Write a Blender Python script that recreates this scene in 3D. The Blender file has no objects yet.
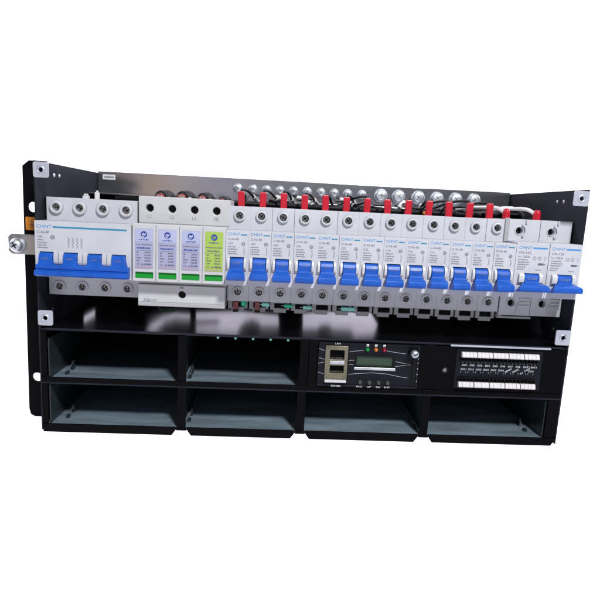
import bpy, bmesh, math, random
from mathutils import Vector, Matrix
from mathutils.geometry import tessellate_polygon
random.seed(7)
MM = 0.001
PI = math.pi
scn = bpy.context.scene
COL = scn.collection

# ------------------------------------------------------------------ materials
def mat(name, col, rough=.5, metal=0., spec=.5, noise=0., nscale=40., bump=0., bscale=300., streak=None, coat=0., emit=None, trans=0.):
    m = bpy.data.materials.new(name); m.use_nodes = True
    nt = m.node_tree; b = nt.nodes['Principled BSDF']
    b.inputs['Roughness'].default_value = rough
    b.inputs['Metallic'].default_value = metal
    b.inputs['Specular IOR Level'].default_value = spec
    b.inputs['Coat Weight'].default_value = coat
    b.inputs['Transmission Weight'].default_value = trans
    c = (*col, 1)
    b.inputs['Base Color'].default_value = c
    tc = nt.nodes.new('ShaderNodeTexCoord')
    oi = nt.nodes.new('ShaderNodeObjectInfo')
    add = nt.nodes.new('ShaderNodeVectorMath'); add.operation = 'ADD'
    nt.links.new(tc.outputs['Object'], add.inputs[0]); nt.links.new(oi.outputs['Location'], add.inputs[1])
    src = add.outputs[0]
    if streak:
        mp = nt.nodes.new('ShaderNodeMapping'); mp.inputs['Scale'].default_value = streak
        nt.links.new(src, mp.inputs[0]); src2 = mp.outputs[0]
    else: src2 = src
    if noise:
        n = nt.nodes.new('ShaderNodeTexNoise'); n.inputs['Scale'].default_value = nscale; n.inputs['Detail'].default_value = 6
        nt.links.new(src2, n.inputs['Vector'])
        r = nt.nodes.new('ShaderNodeMapRange')
        r.inputs[1].default_value = .3; r.inputs[2].default_value = .7
        r.inputs[3].default_value = 1 - noise; r.inputs[4].default_value = 1 + noise
        nt.links.new(n.outputs['Fac'], r.inputs[0])
        mx = nt.nodes.new('ShaderNodeVectorMath'); mx.operation = 'SCALE'
        mx.inputs[0].default_value = col
        nt.links.new(r.outputs[0], mx.inputs['Scale']); nt.links.new(mx.outputs[0], b.inputs['Base Color'])
        r2 = nt.nodes.new('ShaderNodeMapRange')
        r2.inputs[1].default_value = .3; r2.inputs[2].default_value = .7
        r2.inputs[3].default_value = max(.05, rough - noise * .5); r2.inputs[4].default_value = min(1, rough + noise * .5)
        nt.links.new(n.outputs['Fac'], r2.inputs[0]); nt.links.new(r2.outputs[0], b.inputs['Roughness'])
    if bump:
        n = nt.nodes.new('ShaderNodeTexNoise'); n.inputs['Scale'].default_value = bscale; n.inputs['Detail'].default_value = 3
        nt.links.new(src2, n.inputs['Vector'])
        bp = nt.nodes.new('ShaderNodeBump'); bp.inputs['Strength'].default_value = bump; bp.inputs['Distance'].default_value = .0004
        nt.links.new(n.outputs['Fac'], bp.inputs['Height']); nt.links.new(bp.outputs[0], b.inputs['Normal'])
    if emit:
        b.inputs['Emission Color'].default_value = (*emit[0], 1); b.inputs['Emission Strength'].default_value = emit[1]
    return m

M = dict(
    white=mat('white_plastic', (.545, .552, .585), .42, noise=.05, nscale=60, bump=.08, bscale=900),
    spd=mat('grey_white_plastic', (.54, .54, .548), .45, noise=.05, nscale=60, bump=.05, bscale=900),
    dimwhite=mat('light_grey_plastic', (.36, .36, .37), .5, noise=.05, nscale=60, bump=.05, bscale=900),
    cheek=mat('bright_white_plastic', (.62, .62, .63), .38),
    blue=mat('blue_plastic', (.008, .092, .47), .40, spec=.4, noise=.12, nscale=90, bump=.1, bscale=900),
    black=mat('black_coated_steel', (.0024, .0024, .0034), .5, spec=.07, noise=.2, nscale=50, bump=.15, bscale=1600),
    inner=mat('dark_blue_coated_steel', (.019, .0205, .029), .6, spec=.08, noise=.25, nscale=30, bump=.12, bscale=1500),
    floor=mat('blue_grey_steel', (.185, .240, .280), .38, metal=.15, noise=.26, nscale=22, streak=(1, 5, 5), bump=.05, bscale=700),
    cheekplate=mat('grey_green_coated_steel', (.018, .026, .030), .35, spec=.5, noise=.3, nscale=35, bump=.1, bscale=900),
    gloss=mat('glossy_black_lacquer', (.004, .004, .006), .16, spec=.5, noise=.05, nscale=20, bump=.03, bscale=60),
    plate=mat('grey_zinc_plate', (.45, .45, .47), .15, metal=.92, noise=.09, nscale=14, streak=(1, 1, 5), bump=.06, bscale=500),
    zinc=mat('bright_zinc', (.66, .70, .76), .48, metal=.95, noise=.15, nscale=120, bump=.1, bscale=500),
    steel=mat('dull_steel', (.34, .33, .32), .4, metal=.9, noise=.2, nscale=200),
    copper=mat('tinned_copper', (.45, .40, .36), .35, metal=.9, noise=.15, nscale=60),
    tab=mat('pale_plated_steel', (.50, .52, .58), .4, metal=.3, noise=.08, nscale=60),
    dark=mat('black_plastic', (.005, .005, .006), .55, spec=.2, noise=.15, nscale=80),
    cable=mat('black_rubber', (.006, .006, .007), .5, spec=.25, noise=.2, nscale=90),
    greycable=mat('dark_grey_rubber', (.022, .021, .023), .6, spec=.25, noise=.2, nscale=90),
    button=mat('grey_rubber', (.05, .05, .055), .5),
    greenwire=mat('green_wire_skin', (.01, .12, .03), .4),
    red=mat('red_sleeve', (.50, .006, .022), .36, noise=.08, nscale=100, bump=.1, bscale=500),
    pink=mat('dull_red_core', (.25, .06, .055), .5, noise=.2, nscale=200),
    wsleeve=mat('white_sleeve', (.66, .66, .66), .4, noise=.08, nscale=200),
    ink=mat('grey_ink', (.12, .12, .15), .6),
    lightink=mat('faint_grey_ink', (.22, .22, .25), .6),
    blueink=mat('light_blue_ink', (.05, .27, .62), .5),
    tealink=mat('teal_ink', (.03, .24, .40), .5),
    navy=mat('navy_ink', (.025, .06, .30), .5),
    redink=mat('pale_red_ink', (.52, .30, .36), .6),
    lav=mat('lavender_label', (.355, .365, .52), .4, noise=.04, nscale=90),
    lavtop=mat('pale_lavender_label', (.42, .44, .62), .4, noise=.04, nscale=90),
    lime=mat('lime_label', (.36, .51, .085), .4, noise=.04, nscale=90),
    greenwin=mat('green_plastic', (.005, .26, .025), .3),
    labelwhite=mat('white_print', (.75, .75, .78), .5),
    dimprint=mat('grey_print', (.33, .34, .37), .5),
    face=mat('blue_black_panel', (.006, .007, .012), .45, spec=.2, noise=.12, nscale=60, bump=.08, bscale=1500),
    gold=mat('brass_shield', (.25, .225, .16), .38, metal=.8, noise=.2, nscale=150),
    lcd=mat('dark_green_screen', (.032, .060, .036), .18),
    orange=mat('orange_sticker', (.55, .19, .01), .45, noise=.1, nscale=150),
    darkorange=mat('brown_orange_ink', (.30, .09, .01), .5),
    ledg=mat('green_lens', (.01, .22, .05), .2), ledo=mat('amber_lens', (.55, .17, .02), .2), ledr=mat('red_lens', (.30, .008, .03), .2),
    lever=mat('ivory_plastic', (.74, .70, .69), .4, noise=.05, nscale=300),
    teal=mat('green_enamel', (.02, .60, .32), .25), palecyan=mat('pale_green_enamel_and_glint', (.30, .85, .70), .25),
    wall=mat('lavender_tinted_paper', (.86, .82, .95), .9),  # backdrop tinted lavender so its reflection on the deck looks lavender
)

M['gloss'].node_tree.nodes['Principled BSDF'].inputs['Specular Tint'].default_value = (.9, .82, 1.0, 1)  # lavender tint put into what the bay roof reflects
M['gloss'].node_tree.nodes['Principled BSDF'].inputs['IOR'].default_value = 1.40
# ------------------------------------------------------------------ mesh builder
TEXT = {}
def text_geo(s):
    if s not in TEXT:
        cu = bpy.data.curves.new('t', 'FONT'); cu.body = s; cu.size = 1; cu.resolution_u = 3
        o = bpy.data.objects.new('t', cu); COL.objects.link(o)
        bpy.context.view_layer.update()
        me = bpy.data.meshes.new_from_object(o.evaluated_get(bpy.context.evaluated_depsgraph_get()))
        vs = [v.co.copy() for v in me.vertices]; fs = [list(p.vertices) for p in me.polygons]
        bpy.data.objects.remove(o); bpy.data.meshes.remove(me); bpy.data.curves.remove(cu)
        TEXT[s] = (vs, fs)
    return TEXT[s]

class MB:
    def __init__(s): s.v = []; s.f = []; s.m = []; s.sm = []
    def add(s, vs, fs, m, smooth=False):
        k = len(s.v); s.v += [Vector(v) for v in vs]
        for f in fs: s.f.append([i + k for i in f]); s.m.append(m); s.sm.append(smooth)
        return s
    def box(s, x0, x1, y0, y1, z0, z1, m):
        vs = [(x, y, z) for x in (x0, x1) for y in (y0, y1) for z in (z0, z1)]
        return s.add(vs, [(0, 1, 3, 2), (4, 6, 7, 5), (0, 4, 5, 1), (2, 3, 7, 6), (0, 2, 6, 4), (1, 5, 7, 3)], m)
    def plate(s, outer, holes, y0, y1, m):            # outline in X,Z extruded along Y
        loops = [outer] + holes
        flat = [p for l in loops for p in l]; n = len(flat)
        vs = [(x, y0, z) for x, z in flat] + [(x, y1, z) for x, z in flat]
        if holes: tris = tessellate_polygon([[Vector((x, z, 0)) for x, z in l] for l in loops])
        else: tris = [list(range(n))]
        fs = [list(t) for t in tris] + [[i + n for i in t][::-1] for t in tris]
        k = 0
        for l in loops:
            L = len(l)
            for i in range(L):
                a, b = k + i, k + (i + 1) % L
                fs.append([a, b, b + n, a + n])
            k += L
        return s.add(vs, fs, m)
    def slab(s, outer, holes, z0, z1, m):             # outline in X,Y extruded along Z
        k = len(s.v); s.plate(outer, holes, z0, z1, m)
        for i in range(k, len(s.v)): v = s.v[i]; s.v[i] = Vector((v.x, v.z, v.y))
        return s
    def prism(s, poly, x0, x1, m, smooth=False):      # outline in Y,Z extruded along X
        n = len(poly)
        vs = [(x0, y, z) for y, z in poly] + [(x1, y, z) for y, z in poly]
        s.add(vs, [list(range(n))[::-1], [i + n for i in range(n)]], m)
        return s.add(vs, [[i, (i + 1) % n, (i + 1) % n + n, i + n] for i in range(n)], m, smooth)
    def loft(s, pts, xc, m):                          # (y, z, half width) loop
        n = len(pts)
        vs = [(xc - h, y, z) for y, z, h in pts] + [(xc + h, y, z) for y, z, h in pts]
        return s.add(vs, [list(range(n))[::-1], [i + n for i in range(n)]] + [[i, (i + 1) % n, (i + 1) % n + n, i + n] for i in range(n)], m)
    def lathe(s, cx, cz, prof, m, seg=24, closed=False):   # profile (radius, y) around the Y axis
        n = len(prof); vs = []
        for k in range(seg):
            a = 2 * PI * k / seg
            vs += [(cx + r * math.cos(a), y, cz + r * math.sin(a)) for r, y in prof]
        fs = []
        for k in range(seg):
            for i in range(n if closed else n - 1):
                a = k * n + i; b = k * n + (i + 1) % n; c = ((k + 1) % seg) * n + (i + 1) % n; d = ((k + 1) % seg) * n + i
                fs.append([a, b, c, d])
        s.add(vs, fs, m, True)
        if not closed:
            s.add([vs[k * n] for k in range(seg)], [list(range(seg))], m)
            s.add([vs[k * n + n - 1] for k in range(seg)], [list(range(seg))], m)
        return s
    def ring(s, cx, cz, y0, y1, ro, ri, m, seg=24):
        return s.lathe(cx, cz, [(ri, y1), (ri, y0 + .3), (ri + .3, y0), (ro - .5, y0), (ro, y0 + .6), (ro, y1)], m, seg, True)
    def disc(s, cx, cz, y0, y1, r, m, seg=20, ch=.3):
        return s.lathe(cx, cz, [(r - ch, y0), (r, y0 + ch), (r, y1)], m, seg)
    def tube(s, path, r, m, seg=8, sub=6, flat=None):
        P = [Vector(p) for p in path]; Q = []
        if len(P) > 2 and sub > 1:
            E = [2 * P[0] - P[1]] + P + [2 * P[-1] - P[-2]]
            for i in range(1, len(E) - 2):
                for k in range(sub):
                    t = k / sub; a, b, c, d = E[i - 1:i + 3]
                    Q.append(.5 * ((2 * b) + (c - a) * t + (2 * a - 5 * b + 4 * c - d) * t * t + (3 * b - a - 3 * c + d) * t ** 3))
            Q.append(P[-1])
        else: Q = P
        vs = []; n = len(Q); up = None
        for i, q in enumerate(Q):
            t = (Q[min(i + 1, n - 1)] - Q[max(i - 1, 0)]).normalized()
            if up is None: up = t.orthogonal().normalized() if flat is None else Vector(flat)
            u = (up - t * up.dot(t)).normalized(); w = t.cross(u); up = u
            for k in range(seg):
                a = 2 * PI * k / seg; vs.append(q + u * (r * math.cos(a)) + w * (r * math.sin(a)))
        fs = [[i * seg + k, i * seg + (k + 1) % seg, (i + 1) * seg + (k + 1) % seg, (i + 1) * seg + k] for i in range(n - 1) for k in range(seg)]
        s.add(vs, fs, m, True)
        s.add(vs[:seg], [list(range(seg))], m); s.add(vs[-seg:], [list(range(seg))], m)
        return s
    def text(s, t, x, z, h, y, m, width=None, align=0, ang=0):   # cap height h, lower left at x,z
        vs, fs = text_geo(t)
        x0 = min(v.x for v in vs); x1 = max(v.x for v in vs); y1 = max(v.y for v in vs)
        sy = h / .69; sx = sy if width is None else width / (x1 - x0)
        w = (x1 - x0) * sx; ox = -w * align
        ca, sa = math.cos(ang), math.sin(ang)
        out = []
        for v in vs:
            a = (v.x - x0) * sx + ox; b = v.y * sy
            out.append((x + a * ca - b * sa, y, z + a * sa + b * ca))
        return s.add(out, fs, m)
    def quad(s, x0, x1, z0, z1, y, m): return s.add([(x0, y, z0), (x1, y, z0), (x1, y, z1), (x0, y, z1)], [(0, 1, 2, 3)], m)
    def print(s, x0, x1, z, h, y, m):                 # a line of fine print too small to read
        x = x0
        while x < x1 - .2:
            w = min(random.uniform(.5, 1.5), x1 - x); s.quad(x, x + w, z, z + h * random.uniform(.75, 1), y, m); x += w + random.uniform(.2, .45)
        return s
    def stroke(s, pts, w, y, m):
        for (a, b), (c, d) in zip(pts, pts[1:]):
            L = math.hypot(c - a, d - b) or 1; nx, nz = -(d - b) / L * w / 2, (c - a) / L * w / 2
            s.add([(a + nx, y, b + nz), (c + nx, y, d + nz), (c - nx, y, d - nz), (a - nx, y, b - nz)], [(0, 1, 2, 3)], m)
        return s
    def build(s, name, parent=None, bevel=0, org=(0, 0, 0), seg=2):
        o0 = Vector(org)
        if parent is not None and 'author' in AUTH.get(parent.name, {}): o0 = AUTH[parent.name]['author']
        me = bpy.data.meshes.new(name)
        me.from_pydata([(v - o0) * MM for v in s.v], [], s.f)
        names = []
        for k in s.m:
            if k not in names: names.append(k)
        for k in names: me.materials.append(M[k])
        me.polygons.foreach_set('material_index', [names.index(k) for k in s.m])
        me.polygons.foreach_set('use_smooth', s.sm)
        bm = bmesh.new(); bm.from_mesh(me); bmesh.ops.recalc_face_normals(bm, faces=bm.faces); bm.to_mesh(me); bm.free()
        o = bpy.data.objects.new(name, me); COL.objects.link(o)
        if parent is None: o.location = o0 * MM
        else: o.parent = parent; AUTH[o.name] = {'author': o0}
        if bevel:
            b = o.modifiers.new('edge', 'BEVEL'); b.width = bevel * MM; b.segments = seg; b.limit_method = 'ANGLE'; b.angle_limit = math.radians(35)
        return o
AUTH = {}
def tag(o, label, cat, group=None, kind=None):
    o['label'] = label; o['category'] = cat
    if group: o['group'] = group
    if kind: o['kind'] = kind
    return o
def thing(name, label, cat, org, group=None):
    o = bpy.data.objects.new(name, None); COL.objects.link(o); o.empty_display_size = .01
    o.location = Vector(org) * MM; AUTH[o.name] = {'author': Vector(org)}
    return tag(o, label, cat, group)
def dup(root, delta, label):
    r = root.copy(); COL.objects.link(r); r.location = root.location + Vector(delta) * MM; r['label'] = label
    for ch in list(root.children):
        c = ch.copy(); COL.objects.link(c); c.parent = r
        for g in ch.children:
            d = g.copy(); COL.objects.link(d); d.parent = c
    return r
def circ(cx, cz, r, n=20): return [(cx + r * math.cos(2 * PI * k / n), cz + r * math.sin(2 * PI * k / n)) for k in range(n)]
def rect(x0, x1, z0, z1): return [(x0, z0), (x1, z0), (x1, z1), (x0, z1)]
def rrect(x0, x1, z0, z1, r, n=4):
    out = []
    for cx, cz, a in ((x1 - r, z1 - r, 0), (x0 + r, z1 - r, 90), (x0 + r, z0 + r, 180), (x1 - r, z0 + r, 270)):
        out += [(cx + r * math.cos(math.radians(a + 90 * k / n)), cz + r * math.sin(math.radians(a + 90 * k / n))) for k in range(n + 1)]
    return out

FY, TY, LY = -6.3, 15.2, 16.9        # label face, upper terminal face, lower terminal face (depth in mm)

def screw(parent, cx, cz, y, r=2.7, m='steel', name='terminal_screw', ang=.6):
    s = MB().disc(cx, cz, y, y + 3, r, m, 18, .5)
    for a in (ang, ang + PI / 2):
        dx, dz = math.cos(a) * r * .75, math.sin(a) * r * .75
        s.stroke([(cx - dx, cz - dz), (cx + dx, cz + dz)], .75, y - .06, 'dark')
    return s.build(name, parent)

# ------------------------------------------------------------------ single-pole breaker
def breaker_print(b, x, w, rating, model, y):
    b.text('CHNT', x + 1.3, 169.7, 2.15, y, 'blueink', 9.6)
    b.quad(x + 11.6, x + w - 1.4, 169.9, 170.8, y, 'tealink')
    b.text(model, x + 1.5, 166.0, 1.7, y, 'ink', 8.6)
    b.text(rating, x + 1.5, 162.6, 1.6, y, 'ink')
    # small round approval mark and contact symbol
    for k in range(12):
        a0, a1 = 2 * PI * k / 12, 2 * PI * (k + 1) / 12
        b.stroke([(x + 13.6 + 1.25 * math.cos(a0), 163.2 + 1.25 * math.sin(a0)), (x + 13.6 + 1.25 * math.cos(a1), 163.2 + 1.25 * math.sin(a1))], .42, y, 'ink')
    b.stroke([(x + 12.9, 163.2), (x + 14.3, 163.2)], .5, y, 'ink')
    for z, e in ((160.3, 7.5), (158.3, 8.6), (156.5, 8.0), (154.8, 8.6)): b.print(x + 1.5, x + e, z, 1.0, y, 'lightink')
    b.stroke([(x + 14.1, 160.9), (x + 14.1, 159.4), (x + 14.9, 158.2)], .4, y, 'lightink')
    b.stroke([(x + 14.1, 158), (x + 14.9, 157), (x + 14.1, 156.2), (x + 14.1, 154.8)], .4, y, 'lightink')

def toggle_pts(e=0):
    return [(2, 152.2, 5.15), (-5, 152.2, 5.15), (-8, 151.0, 5.15), (-9.4, 148.4, 5.15), (-9.5, 145.5, 5.15), (-9.7, 143.4, 5.3), (-11, 142.2, 6.0),
            (-14.4, 141.0, 6.9), (-16, 139.8, 7.15), (-16.4, 137, 7.15), (-15.2, 134.9, 7.15), (-7, 133.9, 7.15), (-6.35, 133.9, 7.15), (-6.35, 142, 5.15), (2, 142, 5.15)]

def single(x, rating, label):
    t = thing('circuit_breaker', label, 'circuit breaker', (x + 9, 20, 104), 'narrow single-pole breakers in one row')
    w = 17.85
    b = MB()
    b.plate(rect(x, x + w, 173.5, 192.6), [circ(x + 8.7, 184.9, 3.0)], TY, 58, 'white')
    b.plate(rect(x, x + w, 130.2, 173.4), [rect(x + 3.4, x + 14.4, 134.2, 152.7)], FY, 58, 'white')
    b.plate(rect(x, x + w, 113.2, 130.1), [circ(x + 8.7, 121.3, 2.9)], LY, 58, 'white')
    b.box(x + 3.2, x + 14.6, 3.5, 6, 134, 153, 'white')
    for a, c in ((1.5, 3.35), (14.45, 16.3)):
        b.prism([(FY - .0, 151.8), (FY - 1.6, 151.2), (FY - 2.6, 149), (FY - 2.8, 146.5), (FY - 2.4, 144), (FY - 1, 142), (FY, 141.4)], x + a, x + c, 'cheek')
    breaker_print(b, x, w, rating, 'C-N-40', FY - .12)
    b.build('body', t, .55)
    MB().ring(x + 8.7, 184.9, TY - 2.2, TY - .05, 4.7, 3.0, 'white').build('terminal_collar', t)
    MB().ring(x + 8.7, 121.3, LY - 1.6, LY - .05, 4.4, 2.9, 'white').build('terminal_collar', t)
    screw(t, x + 8.7, 184.9, TY + 2.2, 2.8); screw(t, x + 8.7, 121.3, LY + 2.4, 2.7, ang=.2)
    tg = MB().loft(toggle_pts(), x + 8.9, 'blue')
    tg.text('O-OFF', x + 8.9, 147.2, 1.3, -9.62, 'lightink', 6, .5)
    tg.build('toggle', t, .5)
    c = MB().plate([(x + .6, 113.1), (x + .6, 105.8), (x + 3.6, 105.8), (x + 3.6, 103.6), (x + 14.4, 103.6), (x + 14.4, 106.2), (x + 17.2, 106.2), (x + 17.2, 113.1)],
                   [rect(x + 4.2, x + 14.8, 107.4, 111.8)], 21, 24, 'dimwhite')
    c.box(x + 1, x + 17, 34, 36, 104, 113, 'dark')
    c.build('rail_clip', t, .35)
    return t

# ------------------------------------------------------------------ background + enclosure
back = MB().box(-5000, 5000, 2400, 2420, -4000, 4500, 'wall').build('backdrop', None)
back['kind'] = 'structure'

rk = thing('equipment_subrack', 'black steel subrack frame holding all the breakers, with empty module bays below', 'equipment rack', (0, 0, 0))
for sx in (-1, 1):
    x0, x1 = (-221.2, -220) if sx < 0 else (220, 221.2)
    p = MB().plate([(0, 0), (0, 219.8), (154, 219.8), (154, 0)], [rrect(100, 136, 98.5, 104.5, 2.5)] if sx < 0 else [], x0, x1, 'inner')  # left slot added to throw a pale streak of backdrop onto the deck
    for i, v in enumerate(p.v): p.v[i] = Vector((v.y, v.x, v.z))
    # outer skin is the same sheet; front return edge
    pan = p.build('side_panel', rk, .3)
    for py, pz in ((36, 210.5), (47, 210.5), (20, 96), (14, 84), (26, 98), (12, 30), (12, 62)):
        xx = -219.9 if sx < 0 else 219.9
        r = MB().lathe(0, 0, [(.4, -.8), (1.3, -.5), (1.8, 0)], 'zinc' if pz > 200 and sx < 0 else 'steel', 14)
        for i, v in enumerate(r.v): r.v[i] = Vector((xx - sx * (-v.y) , py + v.x, pz + v.z))
        r.build('rivet_or_glint', pan)
    # front corner brackets
    for (a, b_, c, d) in ((-221.4, -209.6, 206.9, 218.8), (-221.3, -209.5, 89.6, 102.0)) if sx < 0 else ((208.6, 221.4, 206.2, 218.4), (208.6, 221.6, 89.4, 102.4)):
        rr = rrect(a, b_, c, d, 1.6); cx, cz = (a + b_) / 2, (c + d) / 2
        k = MB().plate(rr, [circ(cx, cz, 2.0)], -.3, .9, 'tab').build('corner_bracket', rk, .25)
        n = MB().ring(cx, cz, -1.0, -.34, 3.3, 1.8, 'zinc', 18).disc(cx, cz, 3.2, 4.4, 2.2, 'dark', 14)
        n.build('nut', k)
# mounting ears, set back behind the front plane
ear = [(-221.3, 1), (-221.3, 221), (-235.5, 221), (-240.8, 216.5), (-242.3, 8), (-241, 3), (-237.5, 1)]
e = MB().plate(ear, [rrect(-237.6, -229.5, 179.2, 187.8, 4), rrect(-238.8, -230, 33.2, 41.2, 4)], 25, 27, 'black').build('mounting_ear', rk, .3)
MB().plate(rrect(-239.6, -228, 164.4, 175.4, .8), [], 24.6, 24.95, 'orange').stroke([(-234.6, 172.6), (-234.6, 168.8)], .8, 24.5, 'darkorange').stroke([(-236.8, 168.8), (-232.4, 168.8)], .8, 24.5, 'darkorange')\
    .stroke([(-236, 167.4), (-233.2, 167.4)], .8, 24.5, 'darkorange').build('sticker', e)
MB().plate([(221.3, 13), (221.3, 220), (235.2, 220), (236.3, 214), (236, 17), (234, 13)], [], 25, 27, 'black').build('mounting_ear', rk, .3)
# back wall, floors, dividers
MB().plate(rect(-219.9, 219.9, 1, 199), [  # openings added and shaped so the bay roof reflects backdrop as pale patches
    [(-116.5, 100.4), (-68.2, 97.3), (-25.9, 100.1), (-24.3, 111.4), (-43.2, 112.2), (-47.9, 107.8), (-54.6, 105.8), (-62.3, 108.4), (-67.7, 114.3), (-71.8, 123.6), (-116.2, 123.0), (-116.3, 115.1), (-94.3, 113.1), (-87.7, 109.4), (-94.4, 107.4), (-116.4, 108.3)],
    [(1.8, 96.7), (64, 89.4), (78.0, 92.4), (87.0, 107.0), (82.1, 117.6), (62.9, 119.5), (55.7, 112.8), (36.4, 112.4), (32.8, 109.1), (27.1, 107.6), (21.6, 109.6), (18.4, 113.1), (2.7, 113.8)],
    [(-172.2, 123.0), (-164.6, 114.7), (-152.6, 106.3), (-139.5, 102.4), (-123.1, 102.9), (-123.0, 108.5), (-139.5, 108.1), (-150.4, 111.9), (-158.0, 119.0), (-162.4, 122.6)]],
    152, 153.5, 'black').build('back_panel', rk)
MB().box(-219.9, 219.9, 46, 50, 138, 172, 'steel').build('mounting_rail', rk)
BX = [-216, -105.3, -4.6, 102.6, 216]
# deck over the bays, notched front edge
MB().slab([(-219.9, 0.5), (219.9, 0.5), (219.9, 151.9), (-219.9, 151.9)], [], 85.4, 87.2, 'gloss').build('bay_roof', rk, .3)
MB().box(-219.9, 219.9, 1.2, 151.9, 42.2, 44.2, 'floor').build('bay_floor', rk, .3)
MB().box(-219.9, 219.9, 1.2, 151.9, 3.0, 5.0, 'floor').build('bay_floor', rk, .3)
for zb, zt in ((3, 5.6), (42, 46.2)):
    for i in range(4):
        x0, x1 = BX[i] + 4.6, BX[i + 1] - 4.6
        if i == 0: x0 = -219.9
        if i == 3: x1 = 219.9
        if zb == 3:
            o = [(x0, zt), (x0, -.8 if i == 0 else 3.2), (x0 + (.5 if i == 0 else 3.5), -1.8), (x1 - 3.5, -1.8), (x1, 3.2), (x1, zt)]
        else: o = rect(x0, x1, zb, zt)
        MB().plate(o, [], -.4, 1.1, 'black').build('bay_lip', rk, .4)
MB().box(-219.9, 219.9, -.2, 1.1, 40.4, 41.9, 'inner').build('shelf_edge', rk, .3)
MB().box(-216, 216, -.2, .45, 86.0, 87.6, 'inner').build('roof_edge', rk, .25)
for x in BX[1:4]: MB().box(x - 4.4, x + 4.4, -.9, 1.15, 42.0, 46.2, 'black').build('shelf_clip', rk, .8); MB().box(x - 4.5, x + 4.5, -.9, 1.15, 2.6, 5.5, 'black').build('shelf_clip', rk, .8)
def divider(x, z0, z1):
    d = MB().plate(rect(x - 3.6, x + 3.6, z0, z1), [], -.2, 1.1, 'black').box(x - .8, x + .8, 1.2, 148, z0 + .4, z1 - .4, 'cheekplate').build('bay_divider', rk, .3)
    for z in (z0 + 6, z1 - 6):
        MB().disc(x + 2, z, -.7, -.15, .55, 'dark', 10).build('rivet_or_glint', d)
    # guide rail feet
    g = MB()
    for sgn in (-1, 1):
        g.box(x + sgn * 2.2 - .7, x + sgn * 2.2 + .7, 2, 120, z0 + 1.0, z0 + 3.2, 'floor')
    g.build('guide_rail', d, .3)
for x in BX[1:4]: divider(x, 5.1, 40.3)
for x in (BX[1], BX[2] + 0.5, 102.6): divider(x, 46.3, 85.3)
MB().box(-.2, 7.2, -.6, 14, 46.3, 85.3, 'black').build('bay_post', rk, .4)
for sx in (-1, 1):      # outer posts of the bays
    a, b_ = (-219.9, -215.4) if sx < 0 else (210, 219.9)
    for z0, z1 in ((5.7, 40.3), (46.3, 85.3)):
        MB().plate(rect(a, b_ if sx < 0 or z0 < 40 else 219.9, z0, z1) if sx < 0 else rect(a, b_, z0, z1), [], .2, 1.2, 'black').build('bay_post', rk, .3)
    # bent steel bay cheeks and little connector clips in the bay corners
    for z0 in (5.0, 44.2):
        x = -214.4 if sx < 0 else 209
        s_ = MB()
        s_.prism([(2, z0 + .2), (2, z0 + 34), (140, z0 + 34), (140, z0 + .2)], x - .5, x + .5, 'cheekplate')
        s_.build('bay_cheek', rk)
for x in (-204.5, -100.5, 98, 200):
    for z0 in (5.0, 44.2):
        if z0 > 40 and x > 0: continue
        c = MB().box(x - .8, x + .8, 26, 31, z0 + 1, z0 + 8, 'cheekplate').box(x - 1.6, x + 1.1, 13, 17, z0 + .5, z0 + 2.6, 'cheekplate')
        c.tube([(x - 1, 20, z0 + 2), (x - .4, 24, z0 + 5), (x + .6, 28, z0 + 7.4)], .35, 'steel', 6)
        c.build('spring_clip', rk, .2)
for k in range(5):
    MB().disc(-76.5 + 14.6 * k, 84.2, 2.2, 6, 1.1, 'palecyan', 12).build('rivet_or_glint', rk)  # added dots that stand in for cyan glints under the bay roof
# galvanised plate with the earth bolts
bb = thing('busbar', 'long grey zinc bar with a row of sixteen bolts above the breakers', 'busbar', (0, 150, 199))
MB().box(-219.9, 219.8, 148, 151, 199.2, 221.4, 'plate').build('plate', bb, .4)
MB().box(-219.8, 219.7, 118, 147.9, 197.6, 199.0, 'plate').build('flange', bb, .3)
MB().plate(rrect(-215, -202, 213.4, 218.6, .4), [], 147.6, 147.95, 'labelwhite').print(-213.5, -203.4, 215, 2.0, 147.5, 'ink').build('sticker', bb)
bx = [-74.2, -58.3, -43.7, -29.6, -15.3, -.6, 14, 28.2, 42.5, 58, 78.4, 97.5, 118.8, 139.3, 159.6, 180]
for i, x in enumerate(bx):
    r = 4.3 if i < 10 else 6.3
    z = 211.3
    k = MB().disc(x, z, 146.2, 148, r * 1.18, 'zinc', 24, .3)
    k.lathe(x, z, [(r * .3, 142.6), (r * .7, 142.8), (r * .92, 143.4), (r, 144.4), (r, 146.2)], 'zinc', 24)
    a = random.uniform(0, PI)
    for q in (a, a + PI / 2):
        k.stroke([(x - math.cos(q) * r * .5, z - math.sin(q) * r * .5), (x + math.cos(q) * r * .5, z + math.sin(q) * r * .5)], .8, 142.5, 'steel')
    k.build('bolt', bb)
def cable(name, label, path, r, m, cat='cable', group=None, seg=10):
    return tag(MB().tube(path, r, m, seg).build(name, None, org=path[0]), label, cat, group)
cable('signal_wire', 'thin green wire under the alarm block of the surge protector', [(-136, 44, 104), (-133, 42, 99), (-129, 42, 97), (-125, 44, 98.5), (-121, 46, 97), (-118, 50, 104)], .7, 'greenwire', 'wire')

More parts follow.
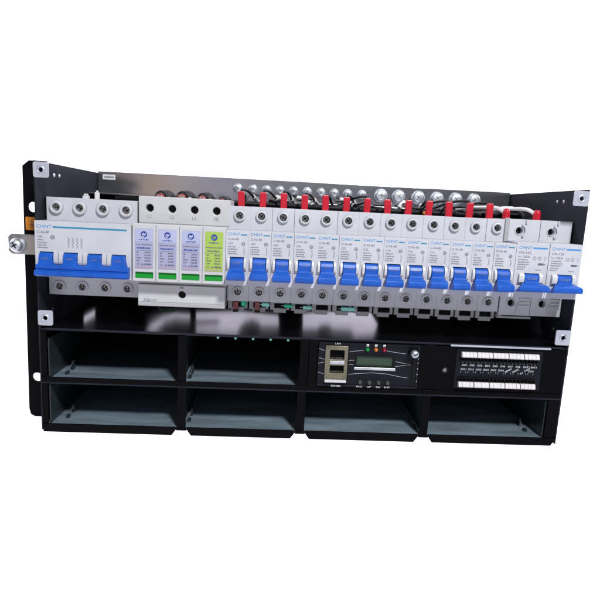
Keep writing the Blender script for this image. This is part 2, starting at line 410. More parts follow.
# ------------------------------------------------------------------ four-pole main breaker
X = -219
mb = thing('main_breaker', 'wide white four-pole circuit breaker with one long blue handle at the left end', 'circuit breaker', (X + 37, 20, 112))
PC = [-210.2, -191.6, -173.0, -154.5]
b = MB()
b.plate(rect(X + .8, X + 73.2, 174.1, 192.6), [circ(c, 184.6, 3.1) for c in PC], TY, 58, 'white')
b.plate(rect(X, X + 74, 130.6, 174), [rect(c - 5.4, c + 5.4, 135, 150.2) for c in PC], FY, 58, 'white')
b.plate(rect(X + .4, X + 73.2, 112.6, 130.5), [circ(c + .3, 119.9, 3.0) for c in PC], LY, 58, 'white')
b.box(X + 2, X + 72, 3.5, 6, 134, 151, 'white')
y = FY - .12
b.text('CHNT', X + 1.6, 168.6, 2.4, y, 'blueink', 11.6)
b.quad(X + 14, X + 70.6, 168.9, 170.2, y, 'tealink')
b.text('C-N-4P', X + 2, 164.4, 1.9, y, 'ink', 9.2); b.text('C80', X + 2, 161, 1.6, y, 'lightink')
for k in range(12):
    a0, a1 = 2 * PI * k / 12, 2 * PI * (k + 1) / 12
    b.stroke([(X + 13.6 + 1.4 * math.cos(a0), 161.6 + 1.4 * math.sin(a0)), (X + 13.6 + 1.4 * math.cos(a1), 161.6 + 1.4 * math.sin(a1))], .5, y, 'ink')
b.stroke([(X + 12.6, 161.6), (X + 14.6, 161.6)], .5, y, 'ink')
for z, e_ in ((158.8, 7), (156.6, 9.5), (154.8, 9), (152.9, 10)): b.print(X + 2, X + e_, z, 1.0, y, 'lightink')
for k in range(4):
    xx = X + 25 + 3.3 * k
    b.stroke([(xx, 161.8), (xx + 1.5, 160.4), (xx, 159.2), (xx + 1.6, 158), (xx, 156.6), (xx + 1.4, 155.2), (xx + .2, 153.8)], .38, y, 'lightink')
for k in range(3):
    c = (PC[k] + PC[k + 1]) / 2
    for a in (-3.6, .25):
        b.prism([(FY, 150.8), (FY - .8, 150), (FY - 1.5, 147.6), (FY - 1.7, 145), (FY - 1.5, 142.4), (FY - .9, 141), (FY, 140.7)], c + a, c + a + 3.35, 'white')
b.build('body', mb, .6)
for c in PC:
    MB().ring(c, 184.6, TY - 2.4, TY - .05, 5.4, 3.1, 'white').build('terminal_collar', mb)
    MB().ring(c + .3, 119.9, LY - 1.6, LY - .05, 4.7, 3.0, 'white').build('terminal_collar', mb)
    screw(mb, c, 184.6, TY + 2, 2.9, ang=random.uniform(0, 1.5)); screw(mb, c + .3, 119.9, LY + 2.4, 2.8, ang=random.uniform(0, 1.5))
h = MB()
for c in PC:
    h.loft([(2, 149.8, 5.1), (-5, 149.8, 5.1), (-8, 148.8, 5.1), (-9.4, 146.6, 5.1), (-9.6, 144, 5.1), (-10, 141.8, 5.4), (-11.2, 140.2, 6.6), (-11.4, 139.6, 7.0), (-6.4, 139.6, 7.0), (2, 140, 5.1)], c, 'blue')
    h.text('OFF', c, 144.6, 1.3, -9.75, 'lightink', 5, .5)
h.prism([(-6.4, 140.6), (-10.6, 140.6), (-11.8, 140.0), (-12.0, 137.6), (-11.2, 137.0), (-11.4, 136.5), (-14.6, 136.0), (-15.0, 133.0), (-13.4, 131.8), (-6.4, 131.6)], X + 2.2, X + 73.0, 'blue')
h.build('handle', mb, .45)
# little white clips and black slot cover behind the top of the main breaker
for (x, z, w_, lb) in ((-201.5, 195.2, 5, 'small low white clip on top of the wide breaker'), (-191.8, 198.4, 3.2, 'small upright white clip on top of the wide breaker')):
    c = MB().box(x - w_ / 2, x + w_ / 2, 56, 61, 186, z, 'wsleeve').box(x - w_ / 2 + .8, x + w_ / 2 - .8, 57, 60, z + .05, z + 1.6, 'wsleeve')
    tag(c.build('cable_clip', None, .5, org=(x, 58, 186)), lb, 'clip')
MB().box(-184, -146, 84, 90, 192.6, 196.4, 'dark').build('slot_cover', rk, .5)

# ------------------------------------------------------------------ surge protector
X = -144.6
sp = thing('surge_protector', 'light grey four-cartridge surge protector with three lavender labels and one lime label', 'surge protector', (X + 37, 20, 107))
HC = [-135.8, -117.7, -99.5, -81.4]
b = MB().plate(rect(X, X + 74, 175.3, 197), [circ(c, 187.6, 3.2) for c in HC], TY, 60, 'spd')
for c, s_ in zip(HC, ('L1', 'L2', 'L3', 'PE')): b.text(s_, c, 179.6, 2.6, TY - .12, 'lightink', None, .5)
b.box(X, X + 73.6, 8, 60, 126.2, 175.2, 'spd')
b.build('base', sp, .7)
for c in HC: screw(sp, c, 187.6, TY + 5, 3.1, 'dark', ang=random.uniform(0, 1.5))
def fine_label(b, x0, x1, lime):
    y = FY - .42; w = x1 - x0; cx = (x0 + x1) / 2
    # round emblem with a light stroke across it
    b.add([(cx + 2.55 * math.cos(2 * PI * k / 24), y, 167.2 + 2.55 * math.sin(2 * PI * k / 24)) for k in range(24)], [list(range(24))], 'navy')
    g = 'lime' if lime else 'labelwhite'
    b.stroke([(cx - 1.5, 166.4), (cx - .3, 168.2), (cx + .3, 166.2), (cx + 1.5, 168.1)], .55, y - .08, g)
    b.stroke([(cx - 1.3, 165.6), (cx + .3, 165.4)], .4, y - .08, g)
    b.print(cx - 3.8, cx + 3.8, 162.6, .9, y, 'navy')
    b.print(x0 + .8, x1 - .8, 158.8, .8, y, 'ink'); b.print(x0 + 1.6, x1 - 2, 155.9, 1.3, y, 'navy' if not lime else 'ink')
    for i, z in enumerate((152.6, 150.4, 148.2, 146.0)):
        b.print(x0 + 1.4, x0 + (3.2, 2.8, 5.0, 4.0)[i], z, 1.0, y, 'ink'); b.print(x0 + 7.6, x1 - 1.8, z, 1.1, y, 'ink')
    b.text('CE', x0 + 1.2, 143.0, 1.5, y, 'ink', 2.4); b.add([(x0 + 5, y, 143), (x0 + 6.7, y, 143), (x0 + 5.85, y, 144.6)], [(0, 1, 2)], 'ink')
    b.print(x0 + 7.4, x1 - 1.2, 143.1, 1.4, y, 'ink'); b.print(x0 + .8, x1 - .8, 141.0, 1.0, y, 'redink')
    b.stroke([(x0 + .4, 154.6), (x1 - .4, 154.6)], .25, y, 'lightink')
for i in range(4):
    x = X + .5 + 18.25 * i; w = 18.05
    c = MB().plate(rect(x, x + w, 130, 175.2), [rect(x + 2, x + w - 2, 132.4, 137.4)], FY, 7.9, 'spd')
    cart = c.build('cartridge', sp, .5)
    if i == 3: cart['label'] = 'cartridge with the lime green label'
    l = MB().plate(rect(x + 2, x + w - 2, 140.3, 171.6), [], FY - .3, FY - .05, 'lime' if i == 3 else 'lav')
    if i < 3: l.quad(x + 2.1, x + w - 2.1, 161.8, 171.5, FY - .36, 'lavtop')
    fine_label(l, x + 2, x + w - 2, i == 3)
    l.build('label', cart)
    MB().prism([(FY + .6, 132.5), (FY + 2.2, 137.3), (FY + 4, 137.3), (FY + 4, 132.5)], x + 2.1, x + w - 2.1, 'greenwin').build('indicator_window', cart)
b = MB().plate(rect(X + 2, X + 72.7, 111.5, 126), [circ(-107, 118.4, 3.1)], 5, 50, 'spd')
b.prism([(5.02, 111.45), (6.5, 107.8), (50, 107.8), (50, 111.45)], X + 2, X + 72.7, 'spd')
b.text('Alarm', X + 6.2, 111.8, 3.1, 4.9, 'lightink', 10.8); b.quad(-108.5, -105.6, 123.6, 125, 4.9, 'lightink')
b.build('alarm_block', sp, .5)
screw(sp, -107, 118.4, 9, 3.0, 'dark')

# ------------------------------------------------------------------ row of single breakers
num = ['first', 'second', 'third', 'fourth', 'fifth', 'sixth', 'seventh', 'eighth', 'ninth', 'tenth', 'eleventh', 'twelfth', 'thirteenth']
def slabel(i):
    if i == 0: return 'narrow white breaker with blue toggle, directly beside the surge protector'
    if i == 12: return 'narrow white breaker with blue toggle, last before the two wide-handled breakers'
    return f'narrow white breaker with blue toggle, {num[i]} of thirteen counted from the surge protector'
rat = ['C63'] * 5 + ['C32'] * 2 + ['C16'] * 3 + ['C10', 'C6', 'C6']
X0 = -71.0; proto = {}
for i in range(13):
    if rat[i] not in proto: proto[rat[i]] = (i, single(X0 + 18 * i, rat[i], slabel(i)))
    else:
        j, p = proto[rat[i]]; r_ = dup(p, (18 * (i - j), random.uniform(-.3, .3), random.uniform(-.25, .25)), slabel(i)); r_.rotation_euler = (random.uniform(-.004, .004), random.uniform(-.002, .002), 0)
        px_ = X0 + 18 * j + 8.7
        tmp = [screw(p, px_, 184.9, TY + random.uniform(1.6, 3), 2.8, ang=random.uniform(0, 1.57)), screw(p, px_, 121.3, LY + random.uniform(1.8, 3), 2.7, ang=random.uniform(0, 1.57))]
        for c_, n_ in zip([k for k in r_.children if k.name.startswith('terminal_screw')], tmp): c_.data = n_.data
        for n_ in tmp: bpy.data.objects.remove(n_)

# ------------------------------------------------------------------ two wider breakers
def wide(x, label):
    t = thing('circuit_breaker', label, 'circuit breaker', (x + 13, 20, 111), 'two wide-handled breakers')
    w = 27.1; h = x + 10
    b = MB().plate(rect(x + .6, x + w + .6, 175.2, 193.4), [circ(h, 183.8, 3.0)], TY, 58, 'white')
    b.plate(rect(x, x + w, 130, 175.1), [rect(x + 8, x + 20.2, 135, 150.2)], FY, 58, 'white')
    b.plate(rect(x + 1, x + w + 1, 110.6, 129.9), [circ(h + .8, 121.6, 3.1)], LY, 58, 'white')
    b.box(x + 7, x + 21, 3.5, 6, 134, 151, 'white')
    for a, c in ((3.6, 7.9), (20.3, 23.4)):
        b.prism([(FY, 150.4), (FY - 1.6, 149.9), (FY - 2.8, 148), (FY - 3, 145.4), (FY - 2.7, 143), (FY - 1, 141.4), (FY, 141)], x + a, x + c, 'cheek')
    y = FY - .12
    b.text('CHNT', x + 1.8, 169.8, 2.3, y, 'blueink', 11); b.quad(x + 13.6, x + 25.6, 170.2, 171.4, y, 'blueink')
    b.text('CN-125', x + 2, 166, 1.8, y, 'ink', 10); b.text('In 125A', x + 2, 162.8, 1.6, y, 'ink', 9.6)
    for z, e_ in ((160.6, 10), (158.6, 12), (156.8, 11), (154.8, 9), (153, 7.6)): b.print(x + 2, x + e_, z, 1.0, y, 'lightink')
    for k, cx in enumerate((15.6, 19.8)):
        for q in range(10):
            a0, a1 = 2 * PI * q / 10, 2 * PI * (q + 1) / 10
            b.stroke([(x + cx + 1.2 * math.cos(a0), 162.6 + 1.2 * math.sin(a0)), (x + cx + 1.2 * math.cos(a1), 162.6 + 1.2 * math.sin(a1))], .4, y, 'lightink')
    b.stroke([(x + 23.8, 164.4), (x + 24.6, 162.8), (x + 23.8, 161)], .35, y, 'lightink')
    b.quad(x + 19, x + 23.6, 157, 158.7, y, 'ink'); b.quad(x + 23.8, x + 25.2, 157.4, 158.2, y, 'lightink')
    b.print(x + 17.6, x + 22, 152.8, .7, y, 'lightink')
    b.build('body', t, .55)
    arc = [(h + 6.2 * math.cos(math.radians(a)), 183.8 + 6.2 * math.sin(math.radians(a))) for a in range(-60, 71, 10)]
    arc += [(h + 4.6 * math.cos(math.radians(a)), 183.8 + 4.6 * math.sin(math.radians(a))) for a in range(70, -61, -10)]
    MB().plate(arc, [], TY - 1.8, TY - .03, 'white').ring(h, 183.8, TY - .8, TY - .04, 4.0, 3.0, 'white').box(h + 4.9, h + 6.1, TY - 1.6, TY - .03, 189.9, 193.2, 'white').build('terminal_collar', t, .2)
    q = MB().ring(h + .8, 121.6, LY - .9, LY - .04, 4.3, 3.1, 'white')
    for z in (124.6, 121.4, 118.4): q.box(x + 17.6, x + 26.8, LY - 1.1, LY - .03, z, z + 1.3, 'white')
    q.box(x + 15.8, x + 16.8, LY - 1.1, LY - .03, 112, 121, 'white')
    q.build('terminal_collar', t)
    screw(t, h, 183.8, TY + 3, 2.8, 'dark', ang=.9); screw(t, h + .8, 121.6, LY + 3, 2.9, 'dark', ang=.3)
    c = x + 14.1
    tg = MB().loft([(2, 149.8, 6.0), (-5, 149.8, 6.0), (-8, 148.8, 6.0), (-9.4, 146.8, 6.0), (-9.6, 144.4, 6.0), (-9.9, 142.9, 6.2), (-11.2, 142.2, 8.6), (-14.6, 141.4, 11.2), (-16.2, 140.4, 12.2),
                    (-16.6, 138, 12.4), (-15.6, 136, 12.4), (-7, 134.8, 12.4), (-6.4, 134.8, 12.4), (-6.4, 142.2, 6), (2, 142, 6)], c, 'blue')
    tg.text('O-OFF', c, 145.2, 1.7, -9.78, 'dimprint', 8, .5)
    tg.build('toggle', t, .5)
    return t
w0 = wide(163.4, 'wider white breaker with a broad blue toggle, next to the row of narrow breakers')
dup(w0, (27.6, 0, 0), 'wider white breaker with a broad blue toggle at the right end of the row')
MB().plate(rect(163.6, 194, 107.4, 109.4), [], 18, 24, 'dimwhite').box(163.6, 168, 18, 24, 109.5, 110.5, 'dimwhite').build('rail_bracket', rk, .3)
tag(MB().box(160.2, 163.9, 13.2, 15.1, 174.3, 194.0, 'dimwhite').build('end_stop', None, .3, org=(162, 28, 174)), 'thin grey metal spacer between the narrow and the wider breakers', 'spacer')

# ------------------------------------------------------------------ red-sleeved leads on top of the breakers
def lead(i, x):
    lb = f'red sleeved lead rising from the {num[i]} narrow breaker' if i else 'red sleeved lead rising from the narrow breaker beside the surge protector'
    if i == 12: lb = 'red sleeved lead rising from the last narrow breaker'
    t = thing('wire_lead', lb, 'wire', (x, 34, 190), 'red sleeved leads above the narrow breakers')
    tl = random.uniform(-.8, .8); h = 205.2 + random.uniform(-.5, .6)
    o = [(x - 2.8, 190), (x + 2.8, 190), (x + 2.8 + tl * .4, 199), (x + 2.7 + tl, h - .6), (x + 1.8 + tl, h), (x - 1.8 + tl, h), (x - 2.7 + tl, h - .6), (x - 2.8 + tl * .4, 199)]
    MB().plate(o, [], 32, 36, 'red').build('sleeve', t, .8)
    d = (13 + random.uniform(-4, 5)) * (-1 if i in (6,) else 1)
    if i >= 10: d = -d
    z1 = 206.4 + random.uniform(-.6, .8)
    p = [(x + tl, 34, h - 1), (x + tl + d * .12, 40, z1), (x + d * .45, 62, z1 - 1.2), (x + d * .9, 95, 199.5), (x + d * 1.3, 116, 196)]
    MB().tube(p, 1.15, 'cable', 8).build('wire', t)
    MB().tube([(x + tl - 1, 36, h - 4), (x + 2, 50, 200.5 + random.uniform(-1, 2)), (x + random.uniform(-9, 9), 74, 199 + random.uniform(-2, 4)), (x + random.uniform(-16, 16), 112, 203 + random.uniform(-3, 4))], .95, 'cable', 8).build('wire', t)
    if i in (0, 1, 2, 3, 5, 7, 9):
        MB().tube([(x + d * .75, 84, 202), (x + d * 1.02, 101, 198.4), (x + d * 1.16, 108, 197.2)], 2.1, 'wsleeve', 10).build('marker_sleeve', t)
for i in range(13): lead(i, X0 + 18 * i + 8.7)
for i, x in enumerate((168.8, 196.2)):
    t = thing('cable_end', 'short rounded red cable end above the ' + ('first' if i == 0 else 'rightmost') + ' wider breaker', 'cable', (x, 34, 190), 'red cable ends above the wide breakers')
    k = MB().lathe(0, 0, [(3.2, 0), (3.2, 9), (3.0, 11), (2.2, 12.6), (1.0, 13)], 'red', 18)
    for j, v in enumerate(k.v): k.v[j] = Vector((x + v.x, 34 + v.z, 189 + v.y))
    k.build('boot', t)
    k = MB().tube([(x, 36, 198), (x - 5, 46, 202.4), (x - 16, 66, 202), (x - 28, 84, 200)], 1.7, 'wsleeve', 10); k.build('wire', t)
# loom behind the breakers
def loomz(x): return 0
cable('cable', 'black cable running level behind the row of narrow breakers', [(-72, 66, 195.6), (-30, 70, 195.2), (20, 66, 195.0), (70, 70, 194.8), (110, 66, 195.2), (160, 70, 195.4)], 2.0, 'cable')
cable('cable', 'second black cable, sagging and waving behind the row of narrow breakers', [(-40, 78, 199), (-10, 84, 196), (26, 76, 196.8), (52, 84, 197.6), (86, 78, 196.4), (132, 84, 198), (158, 78, 197)], 1.5, 'cable')
cable('cable', 'black wire bent between the two red cable ends', [(168, 60, 196), (178, 62, 199.4), (189, 58, 200.4), (194, 54, 196)], 1.6, 'cable')
for k, (a, b_, lb) in enumerate((((-33, 92, 203), (-22, 80, 198), 'white ringed wire sleeve leaning between the second and third red leads'), ((-12, 96, 203.6), (2, 78, 196.8), 'white ringed wire sleeve leaning between the third and fourth red leads'),
                                 ((30, 96, 204), (40, 78, 198.2), 'white ringed wire sleeve leaning between the fifth and sixth red leads'), ((92, 96, 204.4), (84, 80, 198), 'white ringed wire sleeve left of the ninth red lead'),
                                 ((148, 92, 199), (174, 88, 200.4), 'white wire sleeve lying level near the right end of the bar'), ((178, 84, 201), (190, 70, 203), 'white wire sleeve rising toward the rightmost red cable end'))):
    a, b_ = Vector(a), Vector(b_); s = MB().tube([a, (a + b_) / 2 + Vector((0, 0, .8)), b_], 2.1, 'wsleeve', 10)
    s.tube([b_, b_ + (b_ - a) * .5], 1.3, 'cable', 8, 1); s.tube([a, a - (b_ - a) * .3], 1.3, 'cable', 8, 1)
    tag(s.build('wire_sleeve', None, org=a), lb, 'sleeve')
o = tag(MB().disc(104, 194.8, 60, 63, 1.7, 'orange', 12).build('wire_ferrule', None, org=(104, 60, 194)), 'tiny orange ferrule between the ninth and tenth red leads', 'ferrule')
# fat phase cables behind the surge protector
for i, (x, c, z, lb) in enumerate(((-136.0, 8.4, 201.0, 'L1'), (-117.0, 8.2, 201.6, 'L2'), (-98.6, 7.8, 201.2, 'L3'), (-80.8, 5.2, 200.6, 'PE'))):
    t = thing('phase_cable', f'dark cable with a dull red core entering the surge protector above {lb}', 'cable', (x, 60, 190), 'cables entering the top of the surge protector')
    MB().tube([(x - 1, 66, 186), (x - .5, 68, z - 6), (x + 1.5, 84, z - 3), (x + 4, 116, z - 12)], c * .72, 'greycable', 14).build('jacket', t)
    MB().lathe(x - 1, z - 4.4, [(.6, 58.6), (c * .36, 59), (c * .48, 60.5), (c * .52, 66)], 'pink', 16).disc(x - .6, z - 3.9, 57.6, 59, c * .22, 'copper', 10).ring(x - .4, z - 3.4, 61, 66, c * .66, c * .5, 'greycable', 18).build('core', t)
    MB().box(x + c * .7, x + c * .7 + 2.4, 56, 60, 190, z - 3.4, 'wsleeve').build('tie_wrap', t, .4)

# ------------------------------------------------------------------ grounding lug on the left
g = thing('grounding_bar', 'zinc earth bar with a bolt sticking out at the left side', 'grounding bar', (-240, 18, 152))
MB().plate([(-249.4, 147.5), (-246.5, 145), (-221.4, 145), (-221.4, 161.4), (-247, 161.4), (-249.4, 159)], [], 14, 18.5, 'steel').build('bar', g, .9)
MB().plate(rect(-233.2, -224, 145.4, 161), [], 12.8, 13.95, 'copper').build('shim', g, .3)
k = MB().disc(-241.4, 152.6, 12.4, 13.95, 6.2, 'zinc', 28, .4)
k.lathe(-241.4, 152.6, [(1.6, 7.0), (3.4, 7.4), (4.8, 8.8), (5.4, 10.6), (5.4, 12.4)], 'zinc', 24)
for a in (.5, .5 + PI / 2): k.stroke([(-241.4 - 2.6 * math.cos(a), 152.6 - 2.6 * math.sin(a)), (-241.4 + 2.6 * math.cos(a), 152.6 + 2.6 * math.sin(a))], 1.0, 6.9, 'dark')
k.build('bolt', g)

# ------------------------------------------------------------------ small components under the breakers
def resistor(x, z, L, r, m, lb, vert=False):
    if vert:
        s = MB().lathe(0, 0, [(r * .6, -L / 2), (r, -L / 2 + .8), (r, L / 2 - .8), (r * .6, L / 2)], m, 14)
        for i, v in enumerate(s.v): s.v[i] = Vector((x + v.x, 19 + v.z, z + v.y))
    else:
        s = MB().tube([(x - L / 2, 19.4, z), (x - L / 2 + .8, 19.4, z), (x + L / 2 - .8, 19.4, z - .1), (x + L / 2, 19.4, z - .2)], r, m, 12, 1)
        s.tube([(x - L / 2 - 2.5, 19.4, z), (x - L / 2, 19.4, z)], .35, 'zinc', 6, 1).tube([(x + L / 2, 19.4, z - .2), (x + L / 2 + 2.5, 19.4, z - .3)], .35, 'zinc', 6, 1)
    tag(s.build('resistor', None, org=(x, 19.4, z)), lb, 'resistor')
resistor(-57.2, 111.4, 5.6, 2.2, 'teal', 'upright green resistor under the breaker beside the surge protector', True)
resistor(-38.4, 110.6, 6.4, 1.8, 'palecyan', 'short pale green resistor under the second narrow breaker')
resistor(-18.8, 110.2, 7, 1.6, 'teal', 'darker green resistor under the third narrow breaker')
resistor(-2.5, 109.4, 7.2, 1.6, 'palecyan', 'pale green resistor under the fourth narrow breaker')
resistor(32.6, 109.6, 11.4, 1.7, 'palecyan', 'longest pale green resistor, under the sixth narrow breaker')
for x, n_ in ((-63.8, 'first'), (-45.4, 'second')):
    tag(MB().box(x - 2.2, x + 2.2, 18.4, 20.6, 105.4, 112.6, 'pink').box(x - 2.2, x + 2.2, 18.2, 20.8, 103.4, 105.3, 'dark').build('fuse', None, .4, org=(x, 19, 104)), f'dull red fuse clipped under the {n_} narrow breaker', 'fuse', 'red fuses under the breakers')

# ------------------------------------------------------------------ controller module
c = thing('controller_module', 'dark blue-black control module with a small display, two network sockets and three lamps', 'controller', (50, 0, 46))
f = MB().plate(rrect(7.6, 91.4, 47.2, 84.8, .8), [rect(13, 32.4, 53.2, 82.6), rect(39, 71.4, 65.2, 74.4)], -1.6, 1.2, 'face')
f.box(7.6, 91.4, -2.2, -1.65, 83.2, 84.9, 'face'); f.box(7.6, 91.4, -2.4, -1.65, 47.1, 48.6, 'inner')
f.box(8, 91, 1.2, 90, 48, 84.4, 'black')
y = -1.75
f.text('LAN', 23.4, 83.4, 1.5, -2.3, 'labelwhite', 4.4, .5)
f.text('RS485', 23.6, 49.2 - 2.4, 1.5, -2.5, 'labelwhite', 8, .5)
for x, s_ in zip((43.6, 51.8, 59.6, 67.2), ('ESC', 'UP', 'DN', 'ENT')): f.text(s_, x, 46.9, 1.45, -2.5, 'labelwhite', 4.8 if len(s_) > 2 else 3.4, .5)
for x in (48.4, 55.5, 62.5):
    f.quad(x - 1.0, x + 1.0, 83.0 - .4, 84.6, -2.3, 'labelwhite'); f.quad(x - .5, x + .5, 82.9, 83.5, -2.4, 'face')
for pts in ([(8, 79.2), (13, 77.4)], [(8, 71.4), (13, 70)], [(8, 66.4), (13, 67.8)], [(8, 58.8), (13, 57.4)], [(33, 77.2), (38, 78), (45.6, 79.2)], [(33, 69.6), (38.6, 70.4)], [(33, 66.6), (37.5, 66.2)],
            [(32.6, 57.6), (42, 58.8), (54, 59.8), (66, 59.2), (78, 57), (84, 56.4)], [(65, 79.2), (72, 78.2), (81, 77.2)], [(73, 70.2), (80, 69), (86, 68.2)], [(73, 66), (80, 67), (86, 67)]):
    f.stroke(pts, .42, y, 'dimprint')
f.build('faceplate', c, .3)
d = MB().plate(rect(38.4, 72, 64.6, 75), [rect(40, 70.6, 65.8, 73.8)], -2.3, -1.62, 'dark').build('display', c, .2)
MB().box(39.2, 71.2, -.6, .6, 65.4, 74.2, 'lcd').build('screen', d)
MB().prism([(-2.4, 64.5), (-2.6, 63), (-2.2, 62), (-1.62, 62), (-1.62, 64.5)], 38.2, 73, 'zinc').build('display_sill', d, .3)
ph = MB().plate(rect(13.2, 32.2, 53.4, 82.4), [rect(17.2, 29.2, 70.6, 78.6), rect(17.6, 29.4, 58.8, 65.4)], -3.2, 3, 'gold')
ph.build('socket_housing', c, .4)
MB().plate([(12.9, 53.3), (12.9, 83.0), (33.4, 83.0), (33.4, 53.3), (32.3, 53.3), (32.3, 82.5), (13.1, 82.5), (13.1, 53.3)], [], -2.6, -1.5, 'dark').build('socket_bezel', c)
for z0, z1 in ((70.6, 78.6), (58.8, 65.4)):
    n = MB().box(17, 29.6, 2.2, 8, z0 - .2, z1 + .2, 'dark')
    for k in range(8): n.box(18.2 + 1.4 * k, 18.7 + 1.4 * k, -1.2, 2.1, z0 + .5, z0 + 1.2, 'steel')
    n.build('network_socket', c)
MB().box(17.4, 29.6, -3.9, -3.25, 66.6, 69.4, 'zinc').build('socket_bridge', c, .5)
for x in (16.2, 29.8): MB().box(x - 1.3, x + 1.3, -3.8, -3.25, 55.4, 57.4, 'gold').build('socket_lamp', c, .3)
MB().box(13.6, 31.8, -5, -1.65, 51.0, 53.2, 'cheek').build('socket_sill', c, .4)
for x, k in ((48.4, 'ledg'), (55.5, 'ledo'), (62.5, 'ledr')):
    MB().lathe(x, 80.0, [(.3, -5.0), (1.0, -4.6), (1.6, -3.4), (1.7, -1.62)], k, 16).build('indicator_lamp', c)
for x in (43.9, 51.7, 59.6, 67.3): MB().disc(x, 51.6, -4.4, -1.62, 1.8, 'button', 16, .5).build('button', c)
ts = MB().disc(87, 79.3, -8.5, -1.62, 4.0, 'dark', 20, .5).lathe(86.5, 79.3, [(.8, -12.4), (2.6, -12.2), (3.2, -11), (3.3, -8.55)], 'zinc', 20)
ts.stroke([(84.6, 78.4), (88.4, 80.2)], .8, -12.5, 'dark'); ts.build('thumbscrew', c)
MB().box(87, 91.0, -2.3, -1.65, 49, 76, 'dark').box(91.1, 92.4, -2.9, 4, 47.4, 84.6, 'inner').build('side_slot', c, .3)
for z in (73.5, 70, 65, 60, 54): MB().disc(91.7, z, -3.3, -2.95, .55, 'zinc', 8, .2).build('rivet_or_glint', c)

# ------------------------------------------------------------------ terminal board panel
t = thing('terminal_panel', 'black panel with two rows of ivory lever terminals right of the control module', 'terminal panel', (160, 0, 46))
f = MB().plate(rrect(92.8, 213.6, 46.8, 85.0, .6), [circ(116, 64, 2.2)], -1.0, 1.2, 'black')
f.box(118.6, 205, -2.2, -1.05, 85.4, 86.9, 'tab')  # lip coloured pale for the highlight along the panel's top edge
f.box(124.6, 199, -1.35, -1.05, 49, 83, 'face')
y = -1.42
for i in range(10):
    xx = 130.2 + 6.62 * i
    f.text(('DI%d' % (i + 1)) if i < 8 else 'BAT%d' % (i - 7), xx, 68.6, 1.45, y, 'labelwhite', 4.0 if i < 8 else 5.2)
    f.stroke([(xx - .2, 72.2), (xx + 1.0, 71)], .35, y, 'dimprint'); f.stroke([(xx + 4, 72.2), (xx + 3, 71)], .35, y, 'dimprint')
    x2 = 129.4 + 6.5 * i
    if i in (6, 7): f.text('TEMP%d' % (i - 5), x2 - .6, 63.4, 1.5, y, 'labelwhite', 6.6, 0, .52)
    elif i == 8: f.text('IN', x2, 62.6, 1.4, y, 'labelwhite', 2.6, 0, .52); f.text('COM', x2 + 3.4, 65.0, 1.4, y, 'labelwhite', 5.0, 0, .5)
    else: f.text('DO%d' % (i + 1), x2, 65.0, 1.5, y, 'labelwhite', 4.6)
    f.stroke([(x2, 63.9), (x2 - .2, 62.6)], .35, y, 'dimprint'); f.stroke([(x2 + 4.3, 63.9), (x2 + 4.5, 62.6)], .35, y, 'dimprint')
f.build('faceplate', t, .3)
MB().disc(116, 64, -.4, 1.1, 2.1, 'steel', 14).ring(116, 64, -1.5, -1.02, 3.0, 2.0, 'dark', 16).build('screw', t)
for top in (1, 0):
    for k in range(5):
        x = (127.9 if top else 127.3) + (13.4 if top else 13.42) * k
        zl, zh = (76.6, 81.4) if top else (50.6, 55.4)
        hl, hh = (73.2, 76.4) if top else (55.6, 58.9)
        b = MB().plate(rect(x, x + 13.1, hl, hh), [rect(x + .4 + 3.2 * q, x + 2.9 + 3.2 * q, hl + .5, hh - .5) for q in range(4)], -3.4, -1.4, 'dark')
        b.box(x, x + 13.1, -2.2, -1.4, zl - (0 if top else .1), zh, 'dark')
        b = b.build('terminal_block', t)
        for q in range(4):
            xx = x + .12 + 3.2 * q; j = random.uniform(-.25, .25)
            MB().prism([(-2.25, zl + .1), (-5.6, zl + .3), (-6.2 + j, zl + 1.2), (-5.2 + j, zh - .7), (-4.4, zh - .1), (-2.25, zh - .1)], xx, xx + 2.98, 'lever').build('lever', b, .35)

# ------------------------------------------------------------------ camera
R = ((0.9979020933693977, -0.042168702531153755, 0.04912446005619634),
     (0.04136023195742825, -0.16851041964949914, -0.9848317468897809),
     (0.04980706035695636, 0.984797460900661, -0.1664127932047586))
r, dn, fw = (Vector(v) for v in R)
cam = bpy.data.cameras.new('camera'); co = bpy.data.objects.new('camera', cam); COL.objects.link(co)
m = Matrix.Identity(4)
for i in range(3): m[i][0] = r[i]; m[i][1] = -dn[i]; m[i][2] = -fw[i]
m.translation = Vector((-31.8712, -432.8771, 192.2601)) * MM
co.matrix_world = m
cam.sensor_fit = 'HORIZONTAL'; cam.sensor_width = 36; cam.lens = 535.033 / 600 * 36
cam.clip_start = .01; cam.clip_end = 50
scn.camera = co

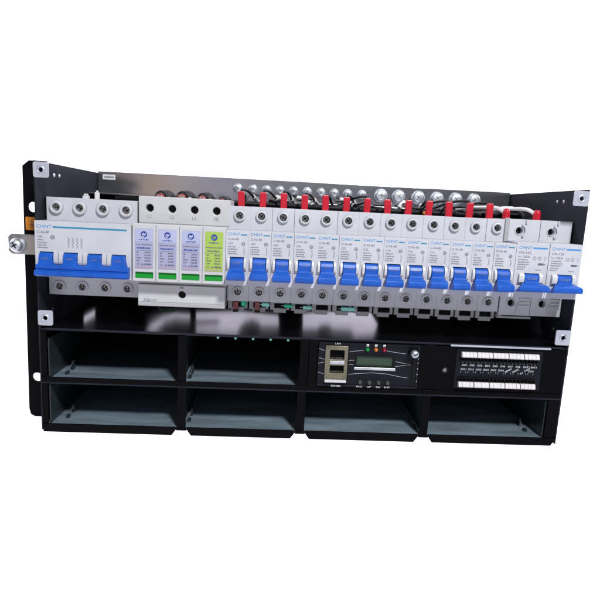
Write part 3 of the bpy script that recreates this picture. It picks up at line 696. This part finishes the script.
# ------------------------------------------------------------------ light
def area(name, loc, aim, size, power, col=(1, 1, 1), sy=None):
    l = bpy.data.lights.new(name, 'AREA'); l.energy = power; l.color = col; l.size = size
    if sy: l.shape = 'RECTANGLE'; l.size_y = sy
    o = bpy.data.objects.new(name, l); COL.objects.link(o); o.location = loc
    o.rotation_euler = (Vector(aim) - Vector(loc)).to_track_quat('-Z', 'Y').to_euler(); return o
area('key_lamp', (.30, -.85, 1.05), (0, .0, .12), .16, 19, (.95, .97, 1.0))
BD = 58
for sx in (-1, 1):
    for sz in (-1, 1): area('backdrop_lamp', (sx * 2.2, 1.0, sz * 1.6), (sx * .5, 2.4, sz * .4), .7, BD)
w = bpy.data.worlds.new('World'); scn.world = w; w.use_nodes = True
nt = w.node_tree; bg = nt.nodes['Background']
tc = nt.nodes.new('ShaderNodeTexCoord'); sep = nt.nodes.new('ShaderNodeSeparateXYZ'); mr = nt.nodes.new('ShaderNodeMapRange'); rp = nt.nodes.new('ShaderNodeValToRGB')
nt.links.new(tc.outputs['Generated'], sep.inputs[0]); nt.links.new(sep.outputs[0], mr.inputs[0])
mr.inputs[1].default_value = -.5; mr.inputs[2].default_value = .5
nt.links.new(mr.outputs[0], rp.inputs[0]); nt.links.new(rp.outputs[0], bg.inputs[0]); 
m2 = nt.nodes.new('ShaderNodeMapRange'); m2.inputs[1].default_value = -.5; m2.inputs[2].default_value = .5
rz = nt.nodes.new('ShaderNodeValToRGB'); nt.links.new(sep.outputs[2], m2.inputs[0]); nt.links.new(m2.outputs[0], rz.inputs[0]); nt.links.new(rz.outputs[0], bg.inputs[1])
# world brightened below eye level to lift the shaded lower terminals, dimmed above
er = rz.color_ramp.elements; er[0].position = .36; er[0].color = (1, 1, 1, 1); er[1].position = .47; er[1].color = (.34, .34, .34, 1)
for p_, v_ in ((.60, .34), (.70, .13)): q = er.new(p_); q.color = (v_, v_, v_, 1)
sc2 = nt.nodes.new('ShaderNodeMath'); sc2.operation = 'MULTIPLY'; sc2.inputs[1].default_value = 3.0
nt.links.new(rz.outputs[0], sc2.inputs[0]); nt.links.new(sc2.outputs[0], bg.inputs[1])
# a dim room: grey walls, a tan patch on the left, darker to the right
stops = [(0, (.26, .28, .32)), (.20, (.18, .17, .22)), (.235, (.16, .14, .19)), (.262, (.85, .62, .42)), (.30, (.80, .60, .42)), (.325, (.60, .57, .68)), (.42, (.55, .53, .62)), (.5, (.28, .28, .31)), (.72, (.21, .22, .25)), (.80, (.13, .135, .16)), (.88, (.10, .105, .12)), (1, (.27, .29, .33))]
e = rp.color_ramp.elements
e[0].position, e[0].color = stops[0][0], (*stops[0][1], 1); e[1].position, e[1].color = 1, (*stops[-1][1], 1)
for p_, c_ in stops[1:-1]: q = e.new(p_); q.color = (*c_, 1)
vs = scn.view_settings; vs.view_transform = 'Standard'; vs.look = 'None'; vs.exposure = 0; vs.gamma = 1
scn.cycles.use_denoising = True
